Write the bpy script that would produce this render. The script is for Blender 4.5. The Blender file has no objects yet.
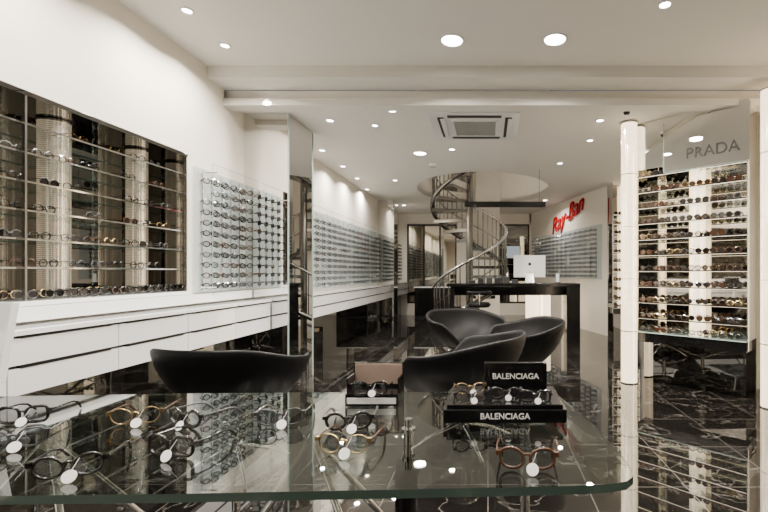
import bpy, math, random
from mathutils import Matrix, Vector
random.seed(7)
scene = bpy.context.scene
F=430.0; VX=488.0; VY=272.0; H=1.3
def wx(px,d): return (px-VX)/F*d
def wz(py,d): return H+(VY-py)/F*d
def dz(py,z): return (z-H)*F/(VY-py)

# ---------------- materials
def mat(name,col,rough=0.5,metal=0.0,emit=0.0,ecol=None,trans=0.0,ior=1.45,coat=0.0,noise=0.0):
    m=bpy.data.materials.new(name); m.use_nodes=True
    nt=m.node_tree; b=nt.nodes['Principled BSDF']
    b.inputs['Base Color'].default_value=(*col,1)
    b.inputs['Roughness'].default_value=rough
    b.inputs['Metallic'].default_value=metal
    b.inputs['IOR'].default_value=ior
    b.inputs['Transmission Weight'].default_value=trans
    b.inputs['Coat Weight'].default_value=coat
    if emit>0:
        b.inputs['Emission Color'].default_value=(*(ecol or col),1)
        b.inputs['Emission Strength'].default_value=emit
    if noise>0:
        tc=nt.nodes.new('ShaderNodeTexCoord')
        n=nt.nodes.new('ShaderNodeTexNoise'); n.inputs['Scale'].default_value=3.0
        r=nt.nodes.new('ShaderNodeValToRGB')
        r.color_ramp.elements[0].color=(*[c*(1-noise) for c in col],1)
        r.color_ramp.elements[1].color=(*[min(1,c*(1+noise)) for c in col],1)
        nt.links.new(tc.outputs['Object'],n.inputs['Vector'])
        nt.links.new(n.outputs['Fac'],r.inputs['Fac'])
        nt.links.new(r.outputs['Color'],b.inputs['Base Color'])
    return m
M_wall=mat('wall_paint',(0.80,0.75,0.67),0.6,noise=0.03)
M_ceil=mat('ceiling_paint',(0.69,0.665,0.62),0.7,noise=0.02)
M_white=mat('white_lacquer',(0.84,0.85,0.86),0.08,coat=0.7)
M_panel=mat('pale_display_panel',(0.53,0.58,0.585),0.10,coat=0.8)
M_dark=mat('dark_gap',(0.008,0.007,0.006),0.4)
M_black=mat('black_gloss',(0.004,0.004,0.0045),0.15,coat=0.3)
M_blackm=mat('black_plastic',(0.01,0.01,0.011),0.45)
M_leather=mat('black_leather',(0.0022,0.0022,0.0026),0.42,noise=0.2,ior=1.24)
M_chrome=mat('chrome',(0.85,0.85,0.86),0.06,1.0)
M_steel=mat('brushed_steel',(0.46,0.45,0.43),0.2,1.0)
M_dsteel=mat('stair_steel',(0.27,0.26,0.245),0.14,1.0)
M_mirror=mat('mirror_glass',(0.74,0.74,0.72),0.012,1.0)
M_smoke=mat('smoked_mirror',(0.27,0.265,0.25),0.015,1.0)
M_bronzem=mat('bronze_mirror',(0.55,0.51,0.44),0.03,1.0)
M_gold=mat('gold_metal',(0.5,0.36,0.18),0.25,1.0)
M_frame=mat('frame_acetate',(0.006,0.005,0.005),0.15,coat=0.5)
M_tort=mat('frame_tortoise',(0.06,0.024,0.011),0.2,coat=0.5)
M_grey=mat('frame_grey',(0.06,0.06,0.065),0.3,0.4)
M_tag=mat('tag_paper',(0.9,0.9,0.9),0.5)
M_red=mat('logo_red',(0.42,0.006,0.010),0.7,ior=1.2)
M_txt=mat('letter_grey',(0.7,0.7,0.69),0.4)
M_txtd=mat('letter_dark',(0.05,0.05,0.05),0.4)
M_lamp=mat('lamp_emitter',(1,0.95,0.86),0.5,emit=38,ecol=(1,0.96,0.89))
M_shelf_glow=mat('added_shelf_glow',(1,0.95,0.86),0.5,emit=4,ecol=(1,0.85,0.64))
M_winglass=mat('dark_window_glass',(0.02,0.022,0.025),0.04,coat=1.0)
M_photo=mat('card_print',(0.30,0.22,0.18),0.4,noise=0.7)
M_brown=mat('shelf_bronze',(0.04,0.028,0.02),0.2,0.3)
M_edge=mat('glass_edge_green',(0.045,0.07,0.058),0.06,coat=1.0)
M_edgel=mat('glass_edge_light',(0.35,0.45,0.42),0.08,coat=1.0)
M_tablegl=mat('table_glass',(0.52,0.58,0.56),0.0,trans=1.0,ior=1.56)
M_screen=mat('screen_picture',(0.35,0.4,0.45),0.2,emit=0.7)

def thin_glass(name,tint,fac):
    m=bpy.data.materials.new(name); m.use_nodes=True; nt=m.node_tree
    nt.nodes.clear()
    o=nt.nodes.new('ShaderNodeOutputMaterial'); mx=nt.nodes.new('ShaderNodeMixShader')
    t=nt.nodes.new('ShaderNodeBsdfTransparent'); g=nt.nodes.new('ShaderNodeBsdfGlossy')
    mx.inputs[0].default_value=fac
    t.inputs['Color'].default_value=(*tint,1); g.inputs['Roughness'].default_value=0.01
    nt.links.new(t.outputs[0],mx.inputs[1])
    nt.links.new(g.outputs[0],mx.inputs[2]); nt.links.new(mx.outputs[0],o.inputs[0])
    return m
M_glass=thin_glass('clear_glass',(0.90,0.94,0.93),0.12)
M_guard=thin_glass('guard_glass',(0.97,0.99,0.985),0.05)
M_lens=thin_glass('lens_glass',(0.66,0.68,0.70),0.12)

def column_mat(name,lo,hi,base,metal,scale):
    # perforated metal sleeve: light comes through the rows of holes, metal in between
    m=mat(name,base,0.15,metal)
    nt=m.node_tree;b=nt.nodes['Principled BSDF']
    tc=nt.nodes.new('ShaderNodeTexCoord')
    w=nt.nodes.new('ShaderNodeTexWave'); w.bands_direction='Z'; w.inputs['Scale'].default_value=scale; w.inputs['Distortion'].default_value=0.0
    r=nt.nodes.new('ShaderNodeMapRange'); r.inputs['From Min'].default_value=.3; r.inputs['From Max'].default_value=.7
    r.inputs['To Min'].default_value=lo; r.inputs['To Max'].default_value=hi
    nt.links.new(tc.outputs['Object'],w.inputs['Vector']); nt.links.new(w.outputs['Fac'],r.inputs['Value'])
    nt.links.new(r.outputs['Result'],b.inputs['Emission Strength'])
    b.inputs['Emission Color'].default_value=(1,0.80,0.54,1)
    return m
M_lit=column_mat('lit_perforated_metal',1.6,5.0,(0.7,0.66,0.6),1.0,24)
M_litd=column_mat('dim_perforated_metal',0.14,0.30,(0.88,0.86,0.83),1.0,24)

def floor_mat():
    m=mat('marble_floor',(0.02,0.017,0.015),0.015,ior=2.15)
    nt=m.node_tree;b=nt.nodes['Principled BSDF'];L=nt.links.new
    tc=nt.nodes.new('ShaderNodeTexCoord')
    n=nt.nodes.new('ShaderNodeTexNoise'); n.inputs['Scale'].default_value=2.2; n.inputs['Detail'].default_value=7; n.inputs['Distortion'].default_value=0.7
    L(tc.outputs['Object'],n.inputs['Vector'])
    s=nt.nodes.new('ShaderNodeMath'); s.operation='SUBTRACT'; s.inputs[1].default_value=0.5
    a=nt.nodes.new('ShaderNodeMath'); a.operation='ABSOLUTE'
    L(n.outputs['Fac'],s.inputs[0]); L(s.outputs[0],a.inputs[0])
    r=nt.nodes.new('ShaderNodeValToRGB'); r.color_ramp.elements[0].color=(0.13,0.12,0.11,1); r.color_ramp.elements[1].color=(0.008,0.0072,0.0065,1)
    r.color_ramp.elements[0].position=0.0; r.color_ramp.elements[1].position=0.006
    L(a.outputs[0],r.inputs['Fac'])
    br=nt.nodes.new('ShaderNodeTexBrick'); br.offset=0; br.squash=1
    br.inputs['Scale'].default_value=1.0; br.inputs['Brick Width'].default_value=0.6; br.inputs['Row Height'].default_value=0.6
    br.inputs['Mortar Size'].default_value=0.003; br.inputs['Mortar Smooth'].default_value=0.1
    br.inputs['Mortar'].default_value=(0.12,0.11,0.10,1)
    L(tc.outputs['Object'],br.inputs['Vector']); L(r.outputs['Color'],br.inputs['Color1']); L(r.outputs['Color'],br.inputs['Color2'])
    L(br.outputs['Color'],b.inputs['Base Color'])
    return m
M_floor=floor_mat()

# ---------------- mesh builder
class MB:
    def __init__(s): s.v=[];s.f=[];s.m=[];s.s=[];s.mats=[]
    def add(s,vs,fs,mt,sm=False,M=None):
        if mt not in s.mats: s.mats.append(mt)
        i=s.mats.index(mt); o=len(s.v)
        if M is not None: vs=[tuple(M@Vector(p)) for p in vs]
        s.v.extend(vs)
        for f in fs: s.f.append(tuple(k+o for k in f)); s.m.append(i); s.s.append(sm)
        return s
    def box(s,x0,x1,y0,y1,z0,z1,mt,M=None):
        vs=[(x0,y0,z0),(x1,y0,z0),(x1,y1,z0),(x0,y1,z0),(x0,y0,z1),(x1,y0,z1),(x1,y1,z1),(x0,y1,z1)]
        return s.add(vs,[(0,3,2,1),(4,5,6,7),(0,1,5,4),(1,2,6,5),(2,3,7,6),(3,0,4,7)],mt,False,M)
    def tube(s,pts,r,mt,n=8,closed=False,M=None,caps=True):
        P=[Vector(p) for p in pts]; k=len(P); vs=[];fs=[]
        up=None
        for i in range(k):
            if closed: t=P[(i+1)%k]-P[i-1]
            else: t=P[min(i+1,k-1)]-P[max(i-1,0)]
            t.normalize()
            if up is None:
                a=Vector((0,0,1)) if abs(t.z)<.9 else Vector((1,0,0))
                up=(a-t*a.dot(t)).normalized()
            else:
                u2=up-t*up.dot(t)
                if u2.length>1e-5: up=u2.normalized()
            w=t.cross(up); rr=r[i] if isinstance(r,(list,tuple)) else r
            for j in range(n):
                an=2*math.pi*j/n
                vs.append(tuple(P[i]+(up*math.cos(an)+w*math.sin(an))*rr))
        for i in range(k if closed else k-1):
            i2=(i+1)%k
            for j in range(n):
                j2=(j+1)%n; fs.append((i*n+j,i*n+j2,i2*n+j2,i2*n+j))
        s.add(vs,fs,mt,n>4,M)
        if not closed and caps:
            s.add(vs[:n],[tuple(range(n))[::-1]],mt,False,M); s.add(vs[-n:],[tuple(range(n))],mt,False,M)
        return s
    def cyl(s,x,y,z0,z1,r,mt,n=24,M=None,r2=None):
        return s.tube([(x,y,z0),(x,y,z1)],[r,r2 if r2 is not None else r],mt,n,False,M)
    def poly(s,pts,z0,z1,mt,side=None,M=None):
        n=len(pts); a=[(p[0],p[1],z0) for p in pts]; b=[(p[0],p[1],z1) for p in pts]
        s.add(a+b,[tuple(range(n))[::-1],tuple(range(n,2*n))],mt,False,M)
        s.add(a+b,[(i,(i+1)%n,n+(i+1)%n,n+i) for i in range(n)],side or mt,False,M)
        return s
    def build(s,name,parent=None,bevel=0,merge=False):
        c=Vector((0,0,0))
        if s.v:
            xs=[p[0] for p in s.v];ys=[p[1] for p in s.v];zs=[p[2] for p in s.v]
            c=Vector(((min(xs)+max(xs))/2,(min(ys)+max(ys))/2,min(zs)))
        me=bpy.data.meshes.new(name)
        me.from_pydata([(p[0]-c.x,p[1]-c.y,p[2]-c.z) for p in s.v],[],s.f)
        for m in s.mats: me.materials.append(m)
        me.polygons.foreach_set('material_index',s.m); me.polygons.foreach_set('use_smooth',s.s)
        me.update()
        ob=bpy.data.objects.new(name,me); scene.collection.objects.link(ob); ob.location=c
        if parent:
            ob.parent=parent; ob.location=c-Vector(parent.location)
        if bevel:
            md=ob.modifiers.new('bevel','BEVEL'); md.width=bevel; md.segments=2; md.limit_method='ANGLE'
        return ob
def T(x,y,z,a=0): return Matrix.Translation((x,y,z))@Matrix.Rotation(a,4,'Z')
def text(name,body,size,M,mt,parent,shear=0,extr=0.004,bold=0):
    cu=bpy.data.curves.new(name,'FONT'); cu.body=body; cu.size=size; cu.extrude=extr; cu.shear=shear; cu.offset=bold
    cu.align_x='CENTER'; cu.align_y='CENTER'; cu.materials.append(mt)
    ob=bpy.data.objects.new(name,cu); scene.collection.objects.link(ob)
    W=M@Matrix.Rotation(math.pi/2,4,'X')
    if parent:
        ob.parent=parent; ob.matrix_local=Matrix.Translation(-Vector(parent.location))@W
    else: ob.matrix_world=W
    return ob

# ---------------- glasses
def glasses_low(mb,M,mt,lens=None,th=.0036,tl=.13):
    for sx in (-1,1):
        pts=[(sx*.035+.028*math.cos(t),0,.024*math.sin(t)) for t in [2*math.pi*i/8 for i in range(8)]]
        mb.tube(pts,th,mt,3,True,M)
        if lens: mb.add([(p[0],0.001,p[2]) for p in pts],[tuple(range(8))],lens,False,M)
        mb.tube([(sx*.065,0,.012),(sx*.068,tl*.4,.012),(sx*.066,tl,.0)],th*.9,mt,3,False,M,False)
    mb.tube([(-.009,0,.006),(.009,0,.006)],th,mt,3,False,M,False)
def glasses_hi(mt,tag=True,sq=0.0,thick=.0034,temple=None):
    mb=MB(); tm=temple or mt
    def outline(sx,k=28):
        o=[]
        for i in range(k):
            t=2*math.pi*i/k; c=math.cos(t); s_=math.sin(t); e=1-0.22*sq
            x=.027*math.copysign(abs(c)**e,c); z=.0225*math.copysign(abs(s_)**e,s_)
            z+= .003*sx*c*(1 if s_>0 else .2)
            o.append((sx*.0345+x,-.0035*(1-((sx*.0345+x)/.065)**2)+.003,.027+z))
        return o
    for sx in (-1,1):
        o=outline(sx)
        mb.tube(o,thick,mt,6,True)
        mb.add(o,[tuple(range(len(o)))],M_lens)
        mb.box(sx*.066-.005,sx*.066+.005,-.002,.006,.033,.043,mt)
        mb.tube([(sx*.069,.004,.038),(sx*.071,.04,.038),(sx*.070,.09,.036),(sx*.067,.112,.030),(sx*.064,.130,.014),(sx*.062,.140,.003)],[.0030,.0026,.0028,.0032,.0034,.0026],tm,6)
        mb.tube([(sx*.010,.001,.026),(sx*.011,.008,.020),(sx*.011,.009,.014)],.0018,M_lens,5)
    mb.tube([(-.0095,0,.031),(-.005,-.001,.036),(0,-.001,.0375),(.005,-.001,.036),(.0095,0,.031)],.003,mt,6)
    if tag:
        a=Matrix.Translation((.012,-.022,.012))@Matrix.Rotation(math.radians(62),4,'X')
        mb.tube([(0,0,-.0006),(0,0,.0006)],.0135,M_tag,24,False,a)
        mb.tube([(.012,-.012,.022),(.018,-.008,.034),(.022,-.001,.046)],.0006,M_tag,4)
    return mb
hero=[]
for mt,sq,thk,tm in ((M_frame,0,.0034,None),(M_frame,1.8,.0042,None),(M_grey,.8,.0022,M_chrome),(M_tort,.3,.0038,None),(M_gold,0,.0018,M_tort),(M_frame,-.5,.0045,M_grey)):
    ob=glasses_hi(mt,True,sq,thk,tm).build('tmp'); hero.append(ob.data); bpy.data.objects.remove(ob)

# ---------------- room shell
Y0=-3.0; YB=13.0; XL=-2.7; XR=3.0
mb=MB(); mb.box(-3.3,3.3,Y0-.2,YB+.2,-.15,0,M_floor); fl=mb.build('floor')
w=MB()
w.box(-3.3,XL,Y0,.3,0,3.28,M_wall); w.box(-3.3,XL,.3,3.86,0,1.1,M_wall); w.box(-3.3,XL,.3,3.86,2.36,3.28,M_wall)
w.box(-3.3,XL,3.86,4.4,0,3.28,M_wall); w.box(-3.3,XL,4.4,YB,0,3.06,M_wall); w.box(-3.3,-3.08,.3,3.86,1.1,2.36,M_wall)
w.build('wall_left')
w=MB(); w.box(XR,3.3,Y0,4.4,0,3.28,M_wall); w.box(XR,3.3,4.4,YB,0,3.06,M_wall)
w.box(2.42,XR,8.75,8.9,0,3.06,M_wall)
w.build('wall_right')
A=Vector((1.3,13.0)); B=Vector((2.42,8.75)); t=(B-A).normalized(); LD=(B-A).length; aD=math.atan2(t.y,t.x)
MD=T(A.x,A.y,0,aD)
w=MB(); w.box(0.02,LD,0,.12,0,3.06,M_wall,MD); w.build('wall_angled')
w=MB()
w.box(-2.7,1.42,YB,YB+.2,2.75,3.06,M_wall); w.box(-2.7,1.42,YB,YB+.2,0,.35,M_wall)
w.box(-2.7,-2.45,YB,YB+.2,.35,2.75,M_wall); w.box(-.95,-.25,YB,YB+.2,.35,2.75,M_wall); w.box(1.25,3.3,YB,YB+.2,0,3.06,M_wall)
w.build('wall_back')
w=MB()
w.box(-3.3,3.3,Y0-.2,Y0,2.9,3.28,M_wall); w.box(-3.3,-2.2,Y0-.2,Y0,0,2.9,M_wall); w.box(2.2,3.3,Y0-.2,Y0,0,2.9,M_wall); w.box(-.1,.1,Y0-.2,Y0,0,2.9,M_wall)
w.build('wall_front')
def window(name,x0,x1,y,z0,z1,nx,g=None):
    m=MB(); m.box(x0,x1,y+.08,y+.1,z0,z1,g or M_winglass)
    for i in range(nx+1):
        x=x0+.02+(x1-x0-.04)*i/nx; m.box(x-.02,x+.02,y+.03,y+.12,z0,z1,M_dark)
    m.box(x0,x1,y+.03,y+.12,z0,z0+.05,M_dark); m.box(x0,x1,y+.03,y+.12,z1-.05,z1,M_dark)
    m.build(name)
window('window_1',-2.45,-.95,YB,.35,2.75,3,M_bronzem)
window('window_2',-.25,1.25,YB,.35,2.75,2,M_smoke)
window('window_3',-2.2,-.1,Y0-.2,0,2.9,2)
window('window_4',.1,2.2,Y0-.2,0,2.9,2)

# ceilings
c=MB(); c.box(-3.3,3.3,Y0-.2,4.15,3.28,3.4,M_ceil); c.build('ceiling')
WC=(-.1,9.3); WRX=1.4; WRY=1.75
cu=bpy.data.curves.new('c','CURVE'); cu.dimensions='2D'; cu.fill_mode='BOTH'; cu.extrude=.05
sp=cu.splines.new('POLY'); sp.points.add(3)
for p,co in zip(sp.points,[(-3.3,4.42),(3.3,4.42),(3.3,YB+.2),(-3.3,YB+.2)]): p.co=(co[0],co[1],0,1)
sp.use_cyclic_u=True
sp=cu.splines.new('POLY'); sp.points.add(63)
for i,p in enumerate(sp.points):
    an=2*math.pi*i/64; p.co=(WC[0]+WRX*math.cos(an),WC[1]+WRY*math.sin(an),0,1)
sp.use_cyclic_u=True
co=bpy.data.objects.new('c',cu); scene.collection.objects.link(co)
bpy.context.view_layer.update()
me=bpy.data.meshes.new_from_object(co.evaluated_get(bpy.context.evaluated_depsgraph_get()))
bpy.data.objects.remove(co)
me.materials.clear(); me.materials.append(M_ceil)
ob=bpy.data.objects.new('ceiling_lower',me); ob.location=(0,0,3.11); scene.collection.objects.link(ob)
c=MB(); c.box(-3.3,3.3,4.13,4.42,3.17,3.40,M_ceil); c.box(-3.3,3.3,4.38,4.55,3.0,3.07,M_ceil); c.build('trim_1')
c=MB(); n=64
ring=lambda rx,ry,z:[(WC[0]+rx*math.cos(2*math.pi*i/n),WC[1]+ry*math.sin(2*math.pi*i/n),z) for i in range(n)]
c.add(ring(WRX,WRY,3.06)+ring(WRX,WRY,5.4),[(i,n+i,n+(i+1)%n,(i+1)%n) for i in range(n)],M_wall,True)
c.add(ring(WRX,WRY,5.4),[tuple(range(n))],M_ceil)
c.build('wall_stairwell')

# ---------------- ceiling fixtures
def add_light(e,size=.12,col=(1,.92,.81),spread=150):
    l=bpy.data.lights.new('downlight_bulb','AREA'); l.shape='DISK'; l.size=size; l.energy=e*1.38; l.color=col; l.spread=math.radians(spread)
    return l
def downlight(x,y,zc,r,e):
    m=MB(); n=24
    m.tube([(x+ (r*1.12)*math.cos(2*math.pi*i/n),y+(r*1.12)*math.sin(2*math.pi*i/n),zc-.004) for i in range(n)],.009,M_white,6,True)
    m.cyl(x,y,zc-.006,zc-.001,r,M_lamp,24)
    ob=m.build('recessed_downlight')
    l=add_light(e,max(.08,2*r)); lo=bpy.data.objects.new('bulb',l); scene.collection.objects.link(lo)
    lo.parent=ob; lo.location=Vector((x,y,zc-.03))-ob.location
Z1=3.28; Z2=3.06
near=[(452,40,.085,46),(555,39,.085,46),(187,10,.035,26),(225,45,.035,26),(665,4,.04,20)]
for px,py,r,e in near:
    d=dz(py,Z1); downlight(wx(px,d),d,Z1,r,e)
for x,y,e in [(-1.4,1.6,36),(1.4,1.6,36),(-.4,1.9,34),(-1.5,-.8,26),(.2,-.8,26),(1.8,-.8,26),(-2.3,2.3,26),(2.5,2.6,20),(-2.3,.9,24)]:  # unseen downlights added above and behind the camera as overall fill
    downlight(x,y,Z1,.06,e)
far=[(392,110,.045),(560,108,.045),(645,103,.04),(420,153,.085),(452,149,.04),(322,150,.04),(343,166,.04),(357,178,.04),(367,189,.04),
     (375,125,.035),(590,140,.04),(560,163,.04),(404,205,.05),(330,120,.04),(600,120,.04),(545,200,.05),(395,180,.04),(268,100,.035)]
for px,py,r in far:
    d=dz(py,Z2); x=wx(px,d)
    if ((x-WC[0])/WRX)**2+((d-WC[1])/WRY)**2<1.15: continue
    downlight(x,d,Z2,r,28 if r>.06 else 19)
m=MB(); m.cyl(WC[0]+.6,WC[1]-.7,5.36,5.40,.16,M_lamp,24); ob=m.build('stairwell_lamp')
lo=bpy.data.objects.new('bulb',add_light(14,.3)); scene.collection.objects.link(lo); lo.parent=ob; lo.location=(0,0,-.05)

# air conditioner cassette
m=MB(); ax0,ax1,ay0,ay1=-.66,.36,4.65,5.6
m.box(ax0,ax1,ay0,ay1,Z2-.04,Z2-.001,M_white)
cx=(ax0+ax1)/2; cy=(ay0+ay1)/2
m.box(cx-.27,cx+.27,cy-.27,cy+.27,Z2-.055,Z2-.04,M_white)
for i in range(15):
    yy=cy-.24+i*.033; m.box(cx-.24,cx+.24,yy,yy+.012,Z2-.06,Z2-.055,M_steel)
for sx in (-1,1):
    m.box(cx+sx*.38-.035,cx+sx*.38+.035,cy-.34,cy+.34,Z2-.05,Z2-.0405,M_dark)
    m.box(cx-.3,cx+.3,cy+sx*.37-.03,cy+sx*.37+.03,Z2-.05,Z2-.0405,M_grey)
    m.box(cx+sx*.38-.005,cx+sx*.38+.045,cy-.34,cy+.34,Z2-.062,Z2-.055,M_white)
m.build('ceiling_air_conditioner',bevel=.006)
m=MB(); m.cyl(1.50,4.65,Z2-.03,Z2-.001,.05,M_white,24); m.tube([(1.50,4.65,Z2-.03),(1.50,4.65,Z2-.05),(1.50,4.65,Z2-.065)],[.038,.032,.012],M_black,20); m.build('dome_camera')
m=MB(); m.cyl(-.9,7.0,Z2-.05,Z2-.001,.06,M_white,24,r2=.07); m.build('smoke_detector')

# ---------------- left mirrored niche with glass shelves
m=MB(); nx0=-3.08
m.box(nx0+.002,nx0+.012,.31,3.85,1.105,2.355,M_smoke)
m.box(nx0+.012,XL,3.84,3.855,1.105,2.355,M_smoke)
m.box(nx0+.012,XL+.01,.31,3.855,2.33,2.355,M_smoke)
m.box(nx0+.012,XL+.03,.31,3.855,1.102,1.13,M_white)
for yy in (.32,1.5,2.50,3.835): m.box(XL-.012,XL+.008,yy,yy+.012,1.12,2.35,M_steel)
m.box(XL-.012,XL+.008,.32,3.85,2.335,2.36,M_chrome)
shz=[1.32,1.49,1.66,1.83,2.0,2.17]
for z in shz:
    m.box(nx0+.02,XL-.02,.33,3.83,z,z+.008,M_glass); m.box(XL-.024,XL-.018,.33,3.83,z-.001,z+.009,M_chrome)
    m.box(nx0+.014,nx0+.02,.33,3.83,z-.001,z+.009,M_edge)
for z in [1.13]+shz:
    y=.5
    while y<3.75:
        for xx in ((-2.76,-2.86,-2.95) if z==1.13 else (-2.78,)):
            if z>1.13 and random.random()<.25: continue
            mt=random.choice([M_frame,M_grey,M_tort,M_gold,M_frame,M_frame])
            glasses_low(m,T(xx,y,z+.035,math.pi/2+random.uniform(-.2,.2)),mt,lens=M_frame if random.random()<(.8 if z==1.13 else .2) else None)
        y+=random.uniform(.15,.19)
niche=m.build('mirrored_display_niche')
def litcol(name,x,y,z0,z1,r,mt=None):
    mt=mt or M_lit
    m=MB(); m.tube([(x,y,z0+.01),(x,y,z1-.01)],r,mt,40); m.cyl(x,y,z0,z0+.012,r*1.08,M_steel,28); m.cyl(x,y,z1-.012,z1,r*1.08,M_steel,28)
    k=max(2,int((z1-z0)/.6))
    for i in range(1,k):
        zz=z0+(z1-z0)*i/k; m.tube([(x,y,zz-.004),(x,y,zz+.004)],r*1.02,M_chrome,32)
    return m.build(name)
litcol('illuminated_column',-2.955,2.93,1.135,2.325,.085,M_litd)
litcol('illuminated_column',-2.955,3.62,1.135,2.325,.075,M_litd)
litcol('illuminated_column',-2.955,1.6,1.135,2.325,.075,M_litd)

# ---------------- left counter
def counter(name,y0,y1):
    m=MB()
    m.box(-2.695,-2.385,y0,y1,.975,1.0,M_white); m.box(-2.695,-2.44,y0,y1,.665,.975,M_dark)
    n=max(1,round((y1-y0)/.62)); dy=(y1-y0)/n
    for i in range(n):
        for z0 in (.668,.822):
            m.box(-2.44,-2.40,y0+i*dy+.004,y0+(i+1)*dy-.004,z0,z0+.138,M_white)
            m.box(-2.42,-2.396,y0+i*dy+.06,y0+(i+1)*dy-.06,z0+.137,z0+.151,M_dark)
    m.box(-2.69,-2.62,y0,y1,.0,.665,M_smoke)
    return m.build(name)
counter('wall_drawer_cabinet',.2,4.74)
counter('wall_drawer_cabinet',5.46,10.45)
counter('wall_drawer_cabinet',10.98,12.95)
m=MB(); m.box(-2.695,-2.60,.2,4.74,1.02,1.10,M_white); m.build('trim_2')

# eyewear wall panels
def panel(name,M,L,z0,z1,dx=.160,dzz=.098,yaw=0.0,guard=True):
    m=MB(); m.box(0,L,-.012,-.001,z0,z1,M_panel,M)
    nr=int((z1-z0-.05)/dzz); nc=int((L-.02)/dx)
    for c_ in range(nc):
        x=(L-(nc-1)*dx)/2+c_*dx
        m.box(x-.006,x+.006,-.022,-.012,z0+.02,z1-.02,M_chrome,M)
        for r_ in range(nr):
            if random.random()<.03: continue
            z=z0+.06+r_*dzz
            mt=random.choice([M_frame,M_frame,M_grey,M_tort,M_frame,M_frame,M_grey])
            a=Matrix.Rotation(yaw+random.uniform(-.08,.08),4,'Z')@Matrix.Rotation(random.uniform(-.05,.05),4,'Y')
            glasses_low(m,M@Matrix.Translation((x,-.10,z))@a,mt,th=.0062,lens=M_lens,tl=.075)
    if guard:
        k=max(1,round(L/1.2)); w=L/k
        for i in range(k):
            xa,xb=i*w+.006,(i+1)*w-.006
            m.add([(xa,-.18,z0-.03),(xb,-.18,z0-.03),(xb,-.18,z1+.02),(xa,-.18,z1+.02)],[(0,1,2,3)],M_guard,False,M)
            m.box(xa,xb,-.182,-.178,z1+.02,z1+.024,M_edgel,M)
            m.box(i*w+.004,i*w+.007,-.182,-.178,z0-.03,z1+.024,M_edgel,M)
            for zz in (z0+.05,z1-.05):
                m.tube([(i*w+.05,-.012,zz),(i*w+.05,-.19,zz)],.007,M_chrome,8,False,M)
    return m.build(name)
yw=math.radians(-40)
panel('eyewear_wall_panel',T(XL+.001,3.93,0,math.pi/2),.80,1.11,2.27,dx=.15,yaw=yw)
panel('eyewear_wall_panel',T(XL+.001,5.48,0,math.pi/2),4.95,1.04,2.25,dx=.25,yaw=yw)
panel('eyewear_wall_panel',T(XL+.001,11.0,0,math.pi/2),1.9,1.04,2.25,dx=.25,yaw=yw)
panel('eyewear_wall_panel',T(A.x,A.y,0,aD)@Matrix.Translation((.3,-.001,0)),3.9,1.15,2.3,dx=.25,yaw=math.radians(40),guard=False)
m=MB(); m.box(-2.698,-2.21,4.76,5.42,0,3.055,M_mirror); m.box(-2.215,-2.203,4.752,4.765,0,3.055,M_edgel); m.box(-2.215,-2.203,5.415,5.428,0,3.055,M_edgel); m.build('mirrored_column')
m=MB(); m.box(-2.698,-2.3,10.5,10.95,0,3.055,M_mirror); m.box(-2.305,-2.293,10.492,10.505,0,3.055,M_steel); m.build('mirrored_column')

text('wall_logo_sign','Ray-Ban',.56,T(A.x,A.y,0,aD)@Matrix.Translation((LD*.57,-.03,2.66))@Matrix.Rotation(math.radians(-14),4,'Y'),M_red,None,shear=.5,extr=.012,bold=.0)

# ---------------- right display
P1=Vector((1.76,5.12)); P2=Vector((2.62,4.32)); u=(P2-P1).normalized(); LR=(P2-P1).length; aR=math.atan2(u.y,u.x)
def display(name,M,L,z0=.60,z1=2.42,n=10,header=True,word=None,dep=.36):
    m=MB()
    m.box(0,L,dep-.02,dep,0,3.05,M_bronzem,M)
    m.box(0,.012,.04,dep-.02,z0,3.05,M_mirror,M); m.box(L-.012,L,.04,dep-.02,z0,3.05,M_mirror,M)
    m.box(.02,L-.02,0,dep-.02,z0-.12,z0-.012,M_black,M); m.box(.02,L-.02,-.015,dep-.02,z0-.012,z0,M_edgel,M)
    m.box(.05,L-.05,.12,dep-.02,0,z0-.12,M_smoke,M)
    for xx in (.01,L-.012):
        m.tube([(xx,.03,z0-.1),(xx,.03,z1+.02)],.009,M_chrome,8,False,M)
    k=1 if L<1.5 else 2
    for q in range(k):
        xc=L*(q+.5)/k+.03
        m.tube([(xc,dep-.12,z0),(xc,dep-.12,3.04)],.085,M_lit if L<1.5 else M_litd,32,False,M)
    for i in range(n):
        z=z0+.16+i*(z1-z0-.16)/(n-1)
        m.box(.02,L-.02,.0,dep-.03,z-.006,z+.004,M_glass,M); m.box(.02,L-.02,-.006,.0,z-.008,z+.005,M_brown,M)
        m.box(.02,L-.02,.0,.006,z-.010,z-.007,M_shelf_glow,M)  # glowing strip added under the shelf front to brighten the products
    for i in range(-1,n):
        z=z0+.16+i*(z1-z0-.16)/(n-1) if i>=0 else z0
        for yy in ((.03,.17) if L<1.5 else (.03,)):
            x=.10+yy*.4
            while x<L-.08:
                mt=random.choice([M_frame,M_tort,M_tort,M_gold,M_grey,M_frame])
                glasses_low(m,M@Matrix.Translation((x,yy,z+.035))@Matrix.Rotation(random.uniform(-.3,.3),4,'Z')@Matrix.Scale(1.1,4),mt,lens=M_frame if random.random()<.35 else M_tort if random.random()<.3 else M_lens,th=.0045,tl=.08)
                x+=random.uniform(.145,.165)
                if yy>.1 and abs(x-(L/2+.03))<.17: x+=.22
    if header:
        m.box(.30*L,L+.02,-.05,-.035,2.42,2.97,M_mirror,M); m.box(.29*L,.30*L,-.052,-.033,2.42,2.97,M_edgel,M); m.box(.30*L,L+.02,-.052,-.033,2.41,2.42,M_edgel,M)
        m.box(0,L,.0,.02,2.5,3.05,M_mirror,M)
    ob=m.build(name)
    if word:
        text('lettering',word,.165,M@Matrix.Translation((L*.72,-.055,2.58)),M_txtd,ob,extr=.001)
    return ob
MR=T(P1.x,P1.y,0,aR)
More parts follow.
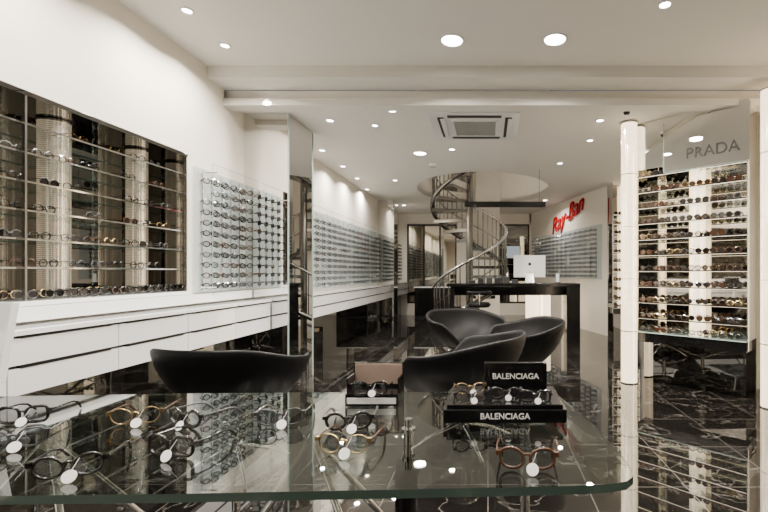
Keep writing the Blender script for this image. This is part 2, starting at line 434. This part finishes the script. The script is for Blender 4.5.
display('sunglasses_display_cabinet',MR,LR,word='PRADA')
litcol('illuminated_column',1.66,5.06,0,3.05,.09)
litcol('illuminated_column',2.71,4.12,0,3.05,.085)
display('sunglasses_display_cabinet',T(2.995-.36,3.6,0,-math.pi/2),2.4,header=False)
display('sunglasses_display_cabinet',T(2.995-.36,.8,0,-math.pi/2),2.2,header=False)
litcol('illuminated_column',2.85,3.8,0,3.2,.085,M_lit)
litcol('illuminated_column',2.85,1.0,0,3.2,.085,M_lit)
display('sunglasses_display_cabinet',T(2.43,8.37,0,0),.55,header=False)

# ---------------- back: column, spiral stair, desk
m=MB(); m.box(-.30,.28,10.35,10.9,0,5.38,M_wall); m.box(-.31,.29,10.34,10.91,0,.1,M_white); m.build('structural_column',bevel=.01)
SC=(-.40,9.38); m=MB(); SR=.82
m.cyl(SC[0],SC[1],0,5.1,.07,M_dsteel,20)
nt_=21; rise=.205; da=math.radians(27); a0=math.radians(200); rail=[];rail2=[]
for i in range(nt_):
    a=a0+i*da; z=rise*(i+1); pts=[]
    for k in range(5):
        an=a+da*1.15*k/4; pts.append((SC[0]+SR*math.cos(an),SC[1]+SR*math.sin(an)))
    inn=[(SC[0]+.05*math.cos(a+da*1.1),SC[1]+.05*math.sin(a+da*1.1)),(SC[0]+.05*math.cos(a),SC[1]+.05*math.sin(a))]
    m.poly(pts+inn,z-.065,z,M_dsteel)
    for k in range(3):
        an=a+da*(.17+.33*k); bx=SC[0]+(SR-.02)*math.cos(an); by=SC[1]+(SR-.02)*math.sin(an)
        m.tube([(bx,by,z-.03),(bx,by,min(5.3,z+.92+rise*(.17+.33*k)-.1))],.012,M_dsteel,6)
for i in range(nt_*4+1):
    an=a0+da*i/4; zz=rise*(i/4)+.98
    rail.append((SC[0]+SR*.98*math.cos(an),SC[1]+SR*.98*math.sin(an),zz))
    rail2.append((SC[0]+SR*.99*math.cos(an),SC[1]+SR*.99*math.sin(an),rise*(i/4)+.08))
m.tube(rail,.03,M_chrome,8); m.tube(rail2,.05,M_dsteel,6)
m.tube([(p[0],p[1],p[2]-.45) for p in rail],.012,M_dsteel,6)
m.build('spiral_staircase')

m=MB()
m.box(-.76,1.70,7.9,8.5,1.03,1.09,M_black); m.box(1.45,1.70,7.92,8.48,0,1.03,M_black); m.box(-.70,-.62,7.95,8.45,0,1.03,M_black)
m.box(-.62,1.45,8.30,8.34,.85,1.03,M_black)
desk=m.build('reception_desk',bevel=.006)
m=MB(); mx=.79
m.box(mx-.30,mx+.30,8.16,8.185,1.20,1.62,M_white); m.box(mx-.29,mx+.29,8.185,8.19,1.21,1.61,M_black)
m.add([(mx-.07,8.17,1.30),(mx+.07,8.17,1.30),(mx+.09,8.10,1.10),(mx-.09,8.10,1.10),(mx-.07,8.18,1.30),(mx+.07,8.18,1.30),(mx+.09,8.11,1.10),(mx-.09,8.11,1.10)],[(0,1,2,3),(4,7,6,5),(0,4,5,1),(1,5,6,2),(2,6,7,3),(3,7,4,0)],M_steel)
m.box(mx-.10,mx+.10,8.04,8.22,1.091,1.10,M_steel)
m.cyl(0,0,0,.003,.03,M_blackm,16,Matrix.Translation((mx,8.158,1.45))@Matrix.Rotation(math.pi/2,4,'X'))
m.build('desktop_computer',bevel=.003)
m=MB()
for k in range(6):
    x=-.35+k*.16; h=.05+.07*random.random(); m.box(x,x+.11,8.05,8.2,1.091,1.091+h,random.choice([M_blackm,M_grey,M_dark]))
m.build('desk_accessories',bevel=.004)
m=MB(); m.cyl(1.32,8.15,1.091,1.11,.05,M_black,16); m.cyl(1.32,8.15,1.11,1.27,.035,M_white,16); m.build('pen_pot')
m=MB(); m.box(-.40,.98,7.32,7.42,2.42,2.50,M_black); m.box(-.36,.94,7.345,7.395,2.412,2.42,M_blackm)
for x in (-.3,.88): m.tube([(x,7.37,2.49),(x,7.37,3.055)],.003,M_black,5)
m.build('linear_pendant_lamp')
for x,y in ((.98,9.6),(1.30,9.9)):
    m=MB(); m.cyl(x,y,0,.04,.18,M_steel,28); m.cyl(x,y,.04,.95,.14,M_lit,28); m.cyl(x,y,.95,.98,.18,M_black,28); m.build('lit_display_pedestal')

# ---------------- chairs
def sstep(a,b,x):
    x=max(0,min(1,(x-a)/(b-a))); return x*x*(3-2*x)
def shell_obj(name,sq=1.0,back=.10,arm0=30,arm1=72):
    NT=64; NV=12; vs=[(0,0.02,.38)]; fs=[]
    for j in range(1,NV+1):
        v=j/NV
        for i in range(NT):
            th=2*math.pi*i/NT      # front = -Y
            phi=abs(((th+math.pi/2+math.pi)%(2*math.pi))-math.pi)  # 0 at front, pi at back
            rim=.46+.29*sstep(math.radians(arm0),math.radians(arm1),phi)+back*sstep(math.radians(70),math.radians(150),phi)
            R=.35+.09*sstep(math.radians(20),math.radians(70),phi)-.02*sstep(math.radians(120),math.radians(180),phi)
            fr=math.sin(v*math.pi/2)**1.0
            flare=1+.20*max(0,v-.55)
            c=math.cos(th); s_=math.sin(th)
            e=1-(1-sq)*v
            c=math.copysign(abs(c)**e,c); s_=math.copysign(abs(s_)**e,s_)
            x=R*fr*flare*c; y=R*fr*flare*s_*.92
            z=.38+(rim-.38)*(v**1.7)
            vs.append((x,y,z))
    for i in range(NT): fs.append((0,1+i,1+(i+1)%NT))
    for j in range(NV-1):
        for i in range(NT):
            a=1+j*NT+i;b=1+j*NT+(i+1)%NT; fs.append((a,a+NT,b+NT,b))
    me=bpy.data.meshes.new(name); me.from_pydata(vs,[],fs); me.materials.append(M_leather)
    for p in me.polygons: p.use_smooth=True
    return me
shell_me=shell_obj('tub_shell')
shell_sq=shell_obj('tub_shell_square',.85,.11,26,60)
def seatpad():
    m=MB(); n=40
    def rg(r,z): return [(r*1.0*math.cos(2*math.pi*i/n),-.03+r*.9*math.sin(2*math.pi*i/n),z) for i in range(n)]
    L=[(.26,.44),(.285,.455),(.29,.475),(.275,.492),(.21,.50)]
    vs=[];fs=[]
    for r,z in L: vs+=rg(r,z)
    for k in range(len(L)-1):
        for i in range(n): fs.append((k*n+i,k*n+(i+1)%n,(k+1)*n+(i+1)%n,(k+1)*n+i))
    m.add(vs,fs,M_leather,True); m.add(rg(.21,.50),[tuple(range(n))],M_leather,True); m.add(rg(.26,.44),[tuple(range(n))[::-1]],M_leather,True)
    return m
pad_me=seatpad(); po=pad_me.build('t'); pad_me=po.data; pz=po.location.copy(); bpy.data.objects.remove(po)
lm=MB()
lm.cyl(0,0,.16,.38,.028,M_chrome,16); lm.cyl(0,0,.36,.375,.12,M_chrome,24); lm.cyl(0,0,.12,.17,.045,M_chrome,16)
for k in range(4):
    a=math.pi/4+k*math.pi/2
    lm.tube([(.03*math.cos(a),.03*math.sin(a),.15),(.22*math.cos(a),.22*math.sin(a),.09),(.36*math.cos(a),.36*math.sin(a),.014)],[.018,.015,.012],M_chrome,10)
lo_=lm.build('t'); leg_me=lo_.data; lz=lo_.location.copy(); bpy.data.objects.remove(lo_)
def chair(x,y,ang,sc=1.0,me=None):
    e=bpy.data.objects.new('tub_armchair',None); scene.collection.objects.link(e); e.location=(x,y,0); e.rotation_euler=(0,0,ang); e.scale=(sc,sc,1)
    s=bpy.data.objects.new('shell',me or shell_me); scene.collection.objects.link(s); s.parent=e
    md=s.modifiers.new('thick','SOLIDIFY'); md.thickness=.032; md.offset=0
    md=s.modifiers.new('sub','SUBSURF'); md.levels=1; md.render_levels=1
    p=bpy.data.objects.new('seat_cushion',pad_me); scene.collection.objects.link(p); p.parent=e; p.location=pz
    l=bpy.data.objects.new('swivel_base',leg_me); scene.collection.objects.link(l); l.parent=e; l.location=lz
chair(-1.64,2.80,math.radians(174),.90,shell_sq)
chair(-.19,3.22,math.radians(-112),1.08)
chair(.30,4.14,math.radians(-80))
chair(-.24,5.02,math.radians(38))
m=MB(); m.cyl(-.15,7.35,0,.02,.2,M_chrome,28); m.cyl(-.15,7.35,.02,.70,.025,M_chrome,14)
m.tube([(-.15,7.35,.70),(-.15,7.35,.74),(-.15,7.35,.78)],[.17,.2,.17],M_leather,28)
m.tube([(-.15+.19*math.cos(a),7.35+.19*math.sin(a),.95) for a in [math.radians(q) for q in range(180,361,15)]],.03,M_leather,8)
m.tube([(-.15,7.16,.76),(-.15,7.15,.95)],.015,M_chrome,8)
m.build('bar_stool')

# ---------------- glass table
outl=[(-2.18,1.03),(-1.7,1.04),(-1.25,1.055),(-.8,1.065),(-.4,1.08),(0,1.095),(.22,1.105),(.32,1.115),(.365,1.13),(.392,1.16),(.402,1.22),(.398,1.36),(.38,1.55),(.345,1.75),(.315,1.90),(.295,1.945),(.25,1.965),(.1,1.97),(-.6,1.97),(-1.3,1.95),(-2.18,1.90)]
m=MB(); m.poly(outl,.728,.75,M_tablegl,M_edge)
for hx in (-.62,-1.55):
    m.cyl(hx,1.52,.690,.727,.05,M_chrome,24)
    for dx,dy in ((-.42,-.30),(.42,-.30),(-.42,.30),(.42,.30)):
        m.tube([(hx,1.52,.70),(hx+dx,1.52+dy,.012)],.012,M_chrome,10)
m.cyl(-.24,1.26,0,.727,.032,M_black,24); m.cyl(-.24,1.26,0,.015,.14,M_black,32)
m.cyl(-.255,1.38,.7505,.79,.016,M_chrome,24); m.cyl(-.255,1.38,.79,.80,.022,M_chrome,24); m.cyl(-.255,1.38,.80,.83,.012,M_chrome,24)
m.cyl(.15,1.75,0,.727,.02,M_chrome,20); m.cyl(.15,1.75,0,.012,.1,M_chrome,32)
m.build('glass_table')

def place_g(px,py,k,rot,z=.75,s=1.0):
    d=dz(py,z); o=bpy.data.objects.new('eyeglasses',hero[k]); scene.collection.objects.link(o)
    o.location=(wx(px,d),d,z+.0015); o.rotation_euler=(0,0,math.radians(rot)); o.scale=(s,s,s)
    return o
for a in [(38,418,1,12),(25,442,2,25),(145,419,4,15),(203,421,5,-20),(190,448,1,-10),(82,468,0,20),(286,420,2,8),(352,446,4,-4),(352,424,5,8),(527,460,3,-5)]:
    place_g(*a,s=1.22)
d=1.76; x0=wx(345,d); x1=wx(398,d)
m=MB(); m.box(x0,x1,d,d+.13,.7515,.80,M_black); m.box(x0+.008,x1-.008,d-.002,d,.76,.785,M_txt)
m.box(x0,x1,d+.118,d+.13,.80,.905,M_black); m.box(x0+.006,x1-.006,d+.114,d+.118,.812,.90,M_photo)
m.box(x0,x0+.006,d+.02,d+.118,.80,.86,M_black); m.box(x1-.006,x1,d+.02,d+.118,.80,.86,M_black)
ob=m.build('eyewear_display_box',bevel=.002)
o=bpy.data.objects.new('eyeglasses',hero[1]); scene.collection.objects.link(o); o.location=((x0+x1)/2,d+.01,.802); o.scale=(1.1,.7,1.1)
d=1.56; x0=wx(443,d); x1=wx(567,d)
m=MB(); m.box(x0,x1,d,d+.28,.7515,.80,M_black); m.box(x0+.012,x1-.012,d+.012,d+.27,.80,.815,M_black)
rs=m.build('display_riser_tray',bevel=.003)
text('lettering','BALENCIAGA',.030,T((x0+x1)/2,d-.002,.776),M_txt,rs,extr=.001,bold=.0004)
d2=d+.22; xs0=wx(484,d2); xs1=wx(547,d2)
m=MB(); m.box(xs0,xs1,d2,d2+.02,.8165,.925,M_black); sg=m.build('brand_sign_block',bevel=.003)
text('lettering','BALENCIAGA',.032,T((xs0+xs1)/2,d2-.002,.868),M_txt,sg,extr=.001,bold=.0003)
for px,k,dd,r in ((470,0,1.62,8),(470,4,1.73,5),(535,1,1.62,-6),(505,5,1.66,0)):
    o=bpy.data.objects.new('eyeglasses',hero[k]); scene.collection.objects.link(o); o.location=(wx(px,dd),dd,.817); o.rotation_euler=(0,0,math.radians(r)); o.scale=(.9,.6,.9)

m=MB(); a=Matrix.Translation((-1.96,1.6,.93))@Matrix.Rotation(math.radians(-12),4,'Z')@Matrix.Rotation(math.radians(-8),4,'X')
m.box(-.21,.21,-.012,.012,-.03,.26,M_white,a); m.box(-.20,.20,.012,.016,-.02,.25,M_black,a)
m.box(-.03,.03,-.03,-.012,-.12,.10,M_white,a); m.cyl(-1.965,1.585,.7515,.76,.11,M_white,28); m.cyl(-1.965,1.585,.76,.86,.02,M_white,16)
m.build('computer_monitor',bevel=.003)

m=MB(); m.box(.55,.98,12.93,12.97,1.7,2.1,M_black); m.box(.57,.96,12.925,12.93,1.72,2.08,M_screen); m.box(.7,.8,12.97,13.09,1.85,1.95,M_black); m.build('wall_screen')
m=MB(); m.box(-2.1,-.9,12.3,12.9,.05,.85,M_black); m.box(-2.12,-.88,12.28,12.92,.85,.88,M_white); m.box(-2.1,-.9,12.32,12.88,0,.05,M_dark); m.build('low_cabinet')

# ---------------- world + camera
wd=bpy.data.worlds.new('World'); scene.world=wd; wd.use_nodes=True
wd.node_tree.nodes['Background'].inputs[0].default_value=(.5,.55,.65,1); wd.node_tree.nodes['Background'].inputs[1].default_value=.3
cam=bpy.data.cameras.new('camera'); cam.sensor_width=36; cam.lens=F*36/768
cam.shift_x=-(VX-384)/768; cam.shift_y=(VY-256)/768
cam.clip_start=.05
co=bpy.data.objects.new('camera',cam); scene.collection.objects.link(co); co.location=(0,0,H); co.rotation_euler=(math.pi/2,0,0)
scene.camera=co
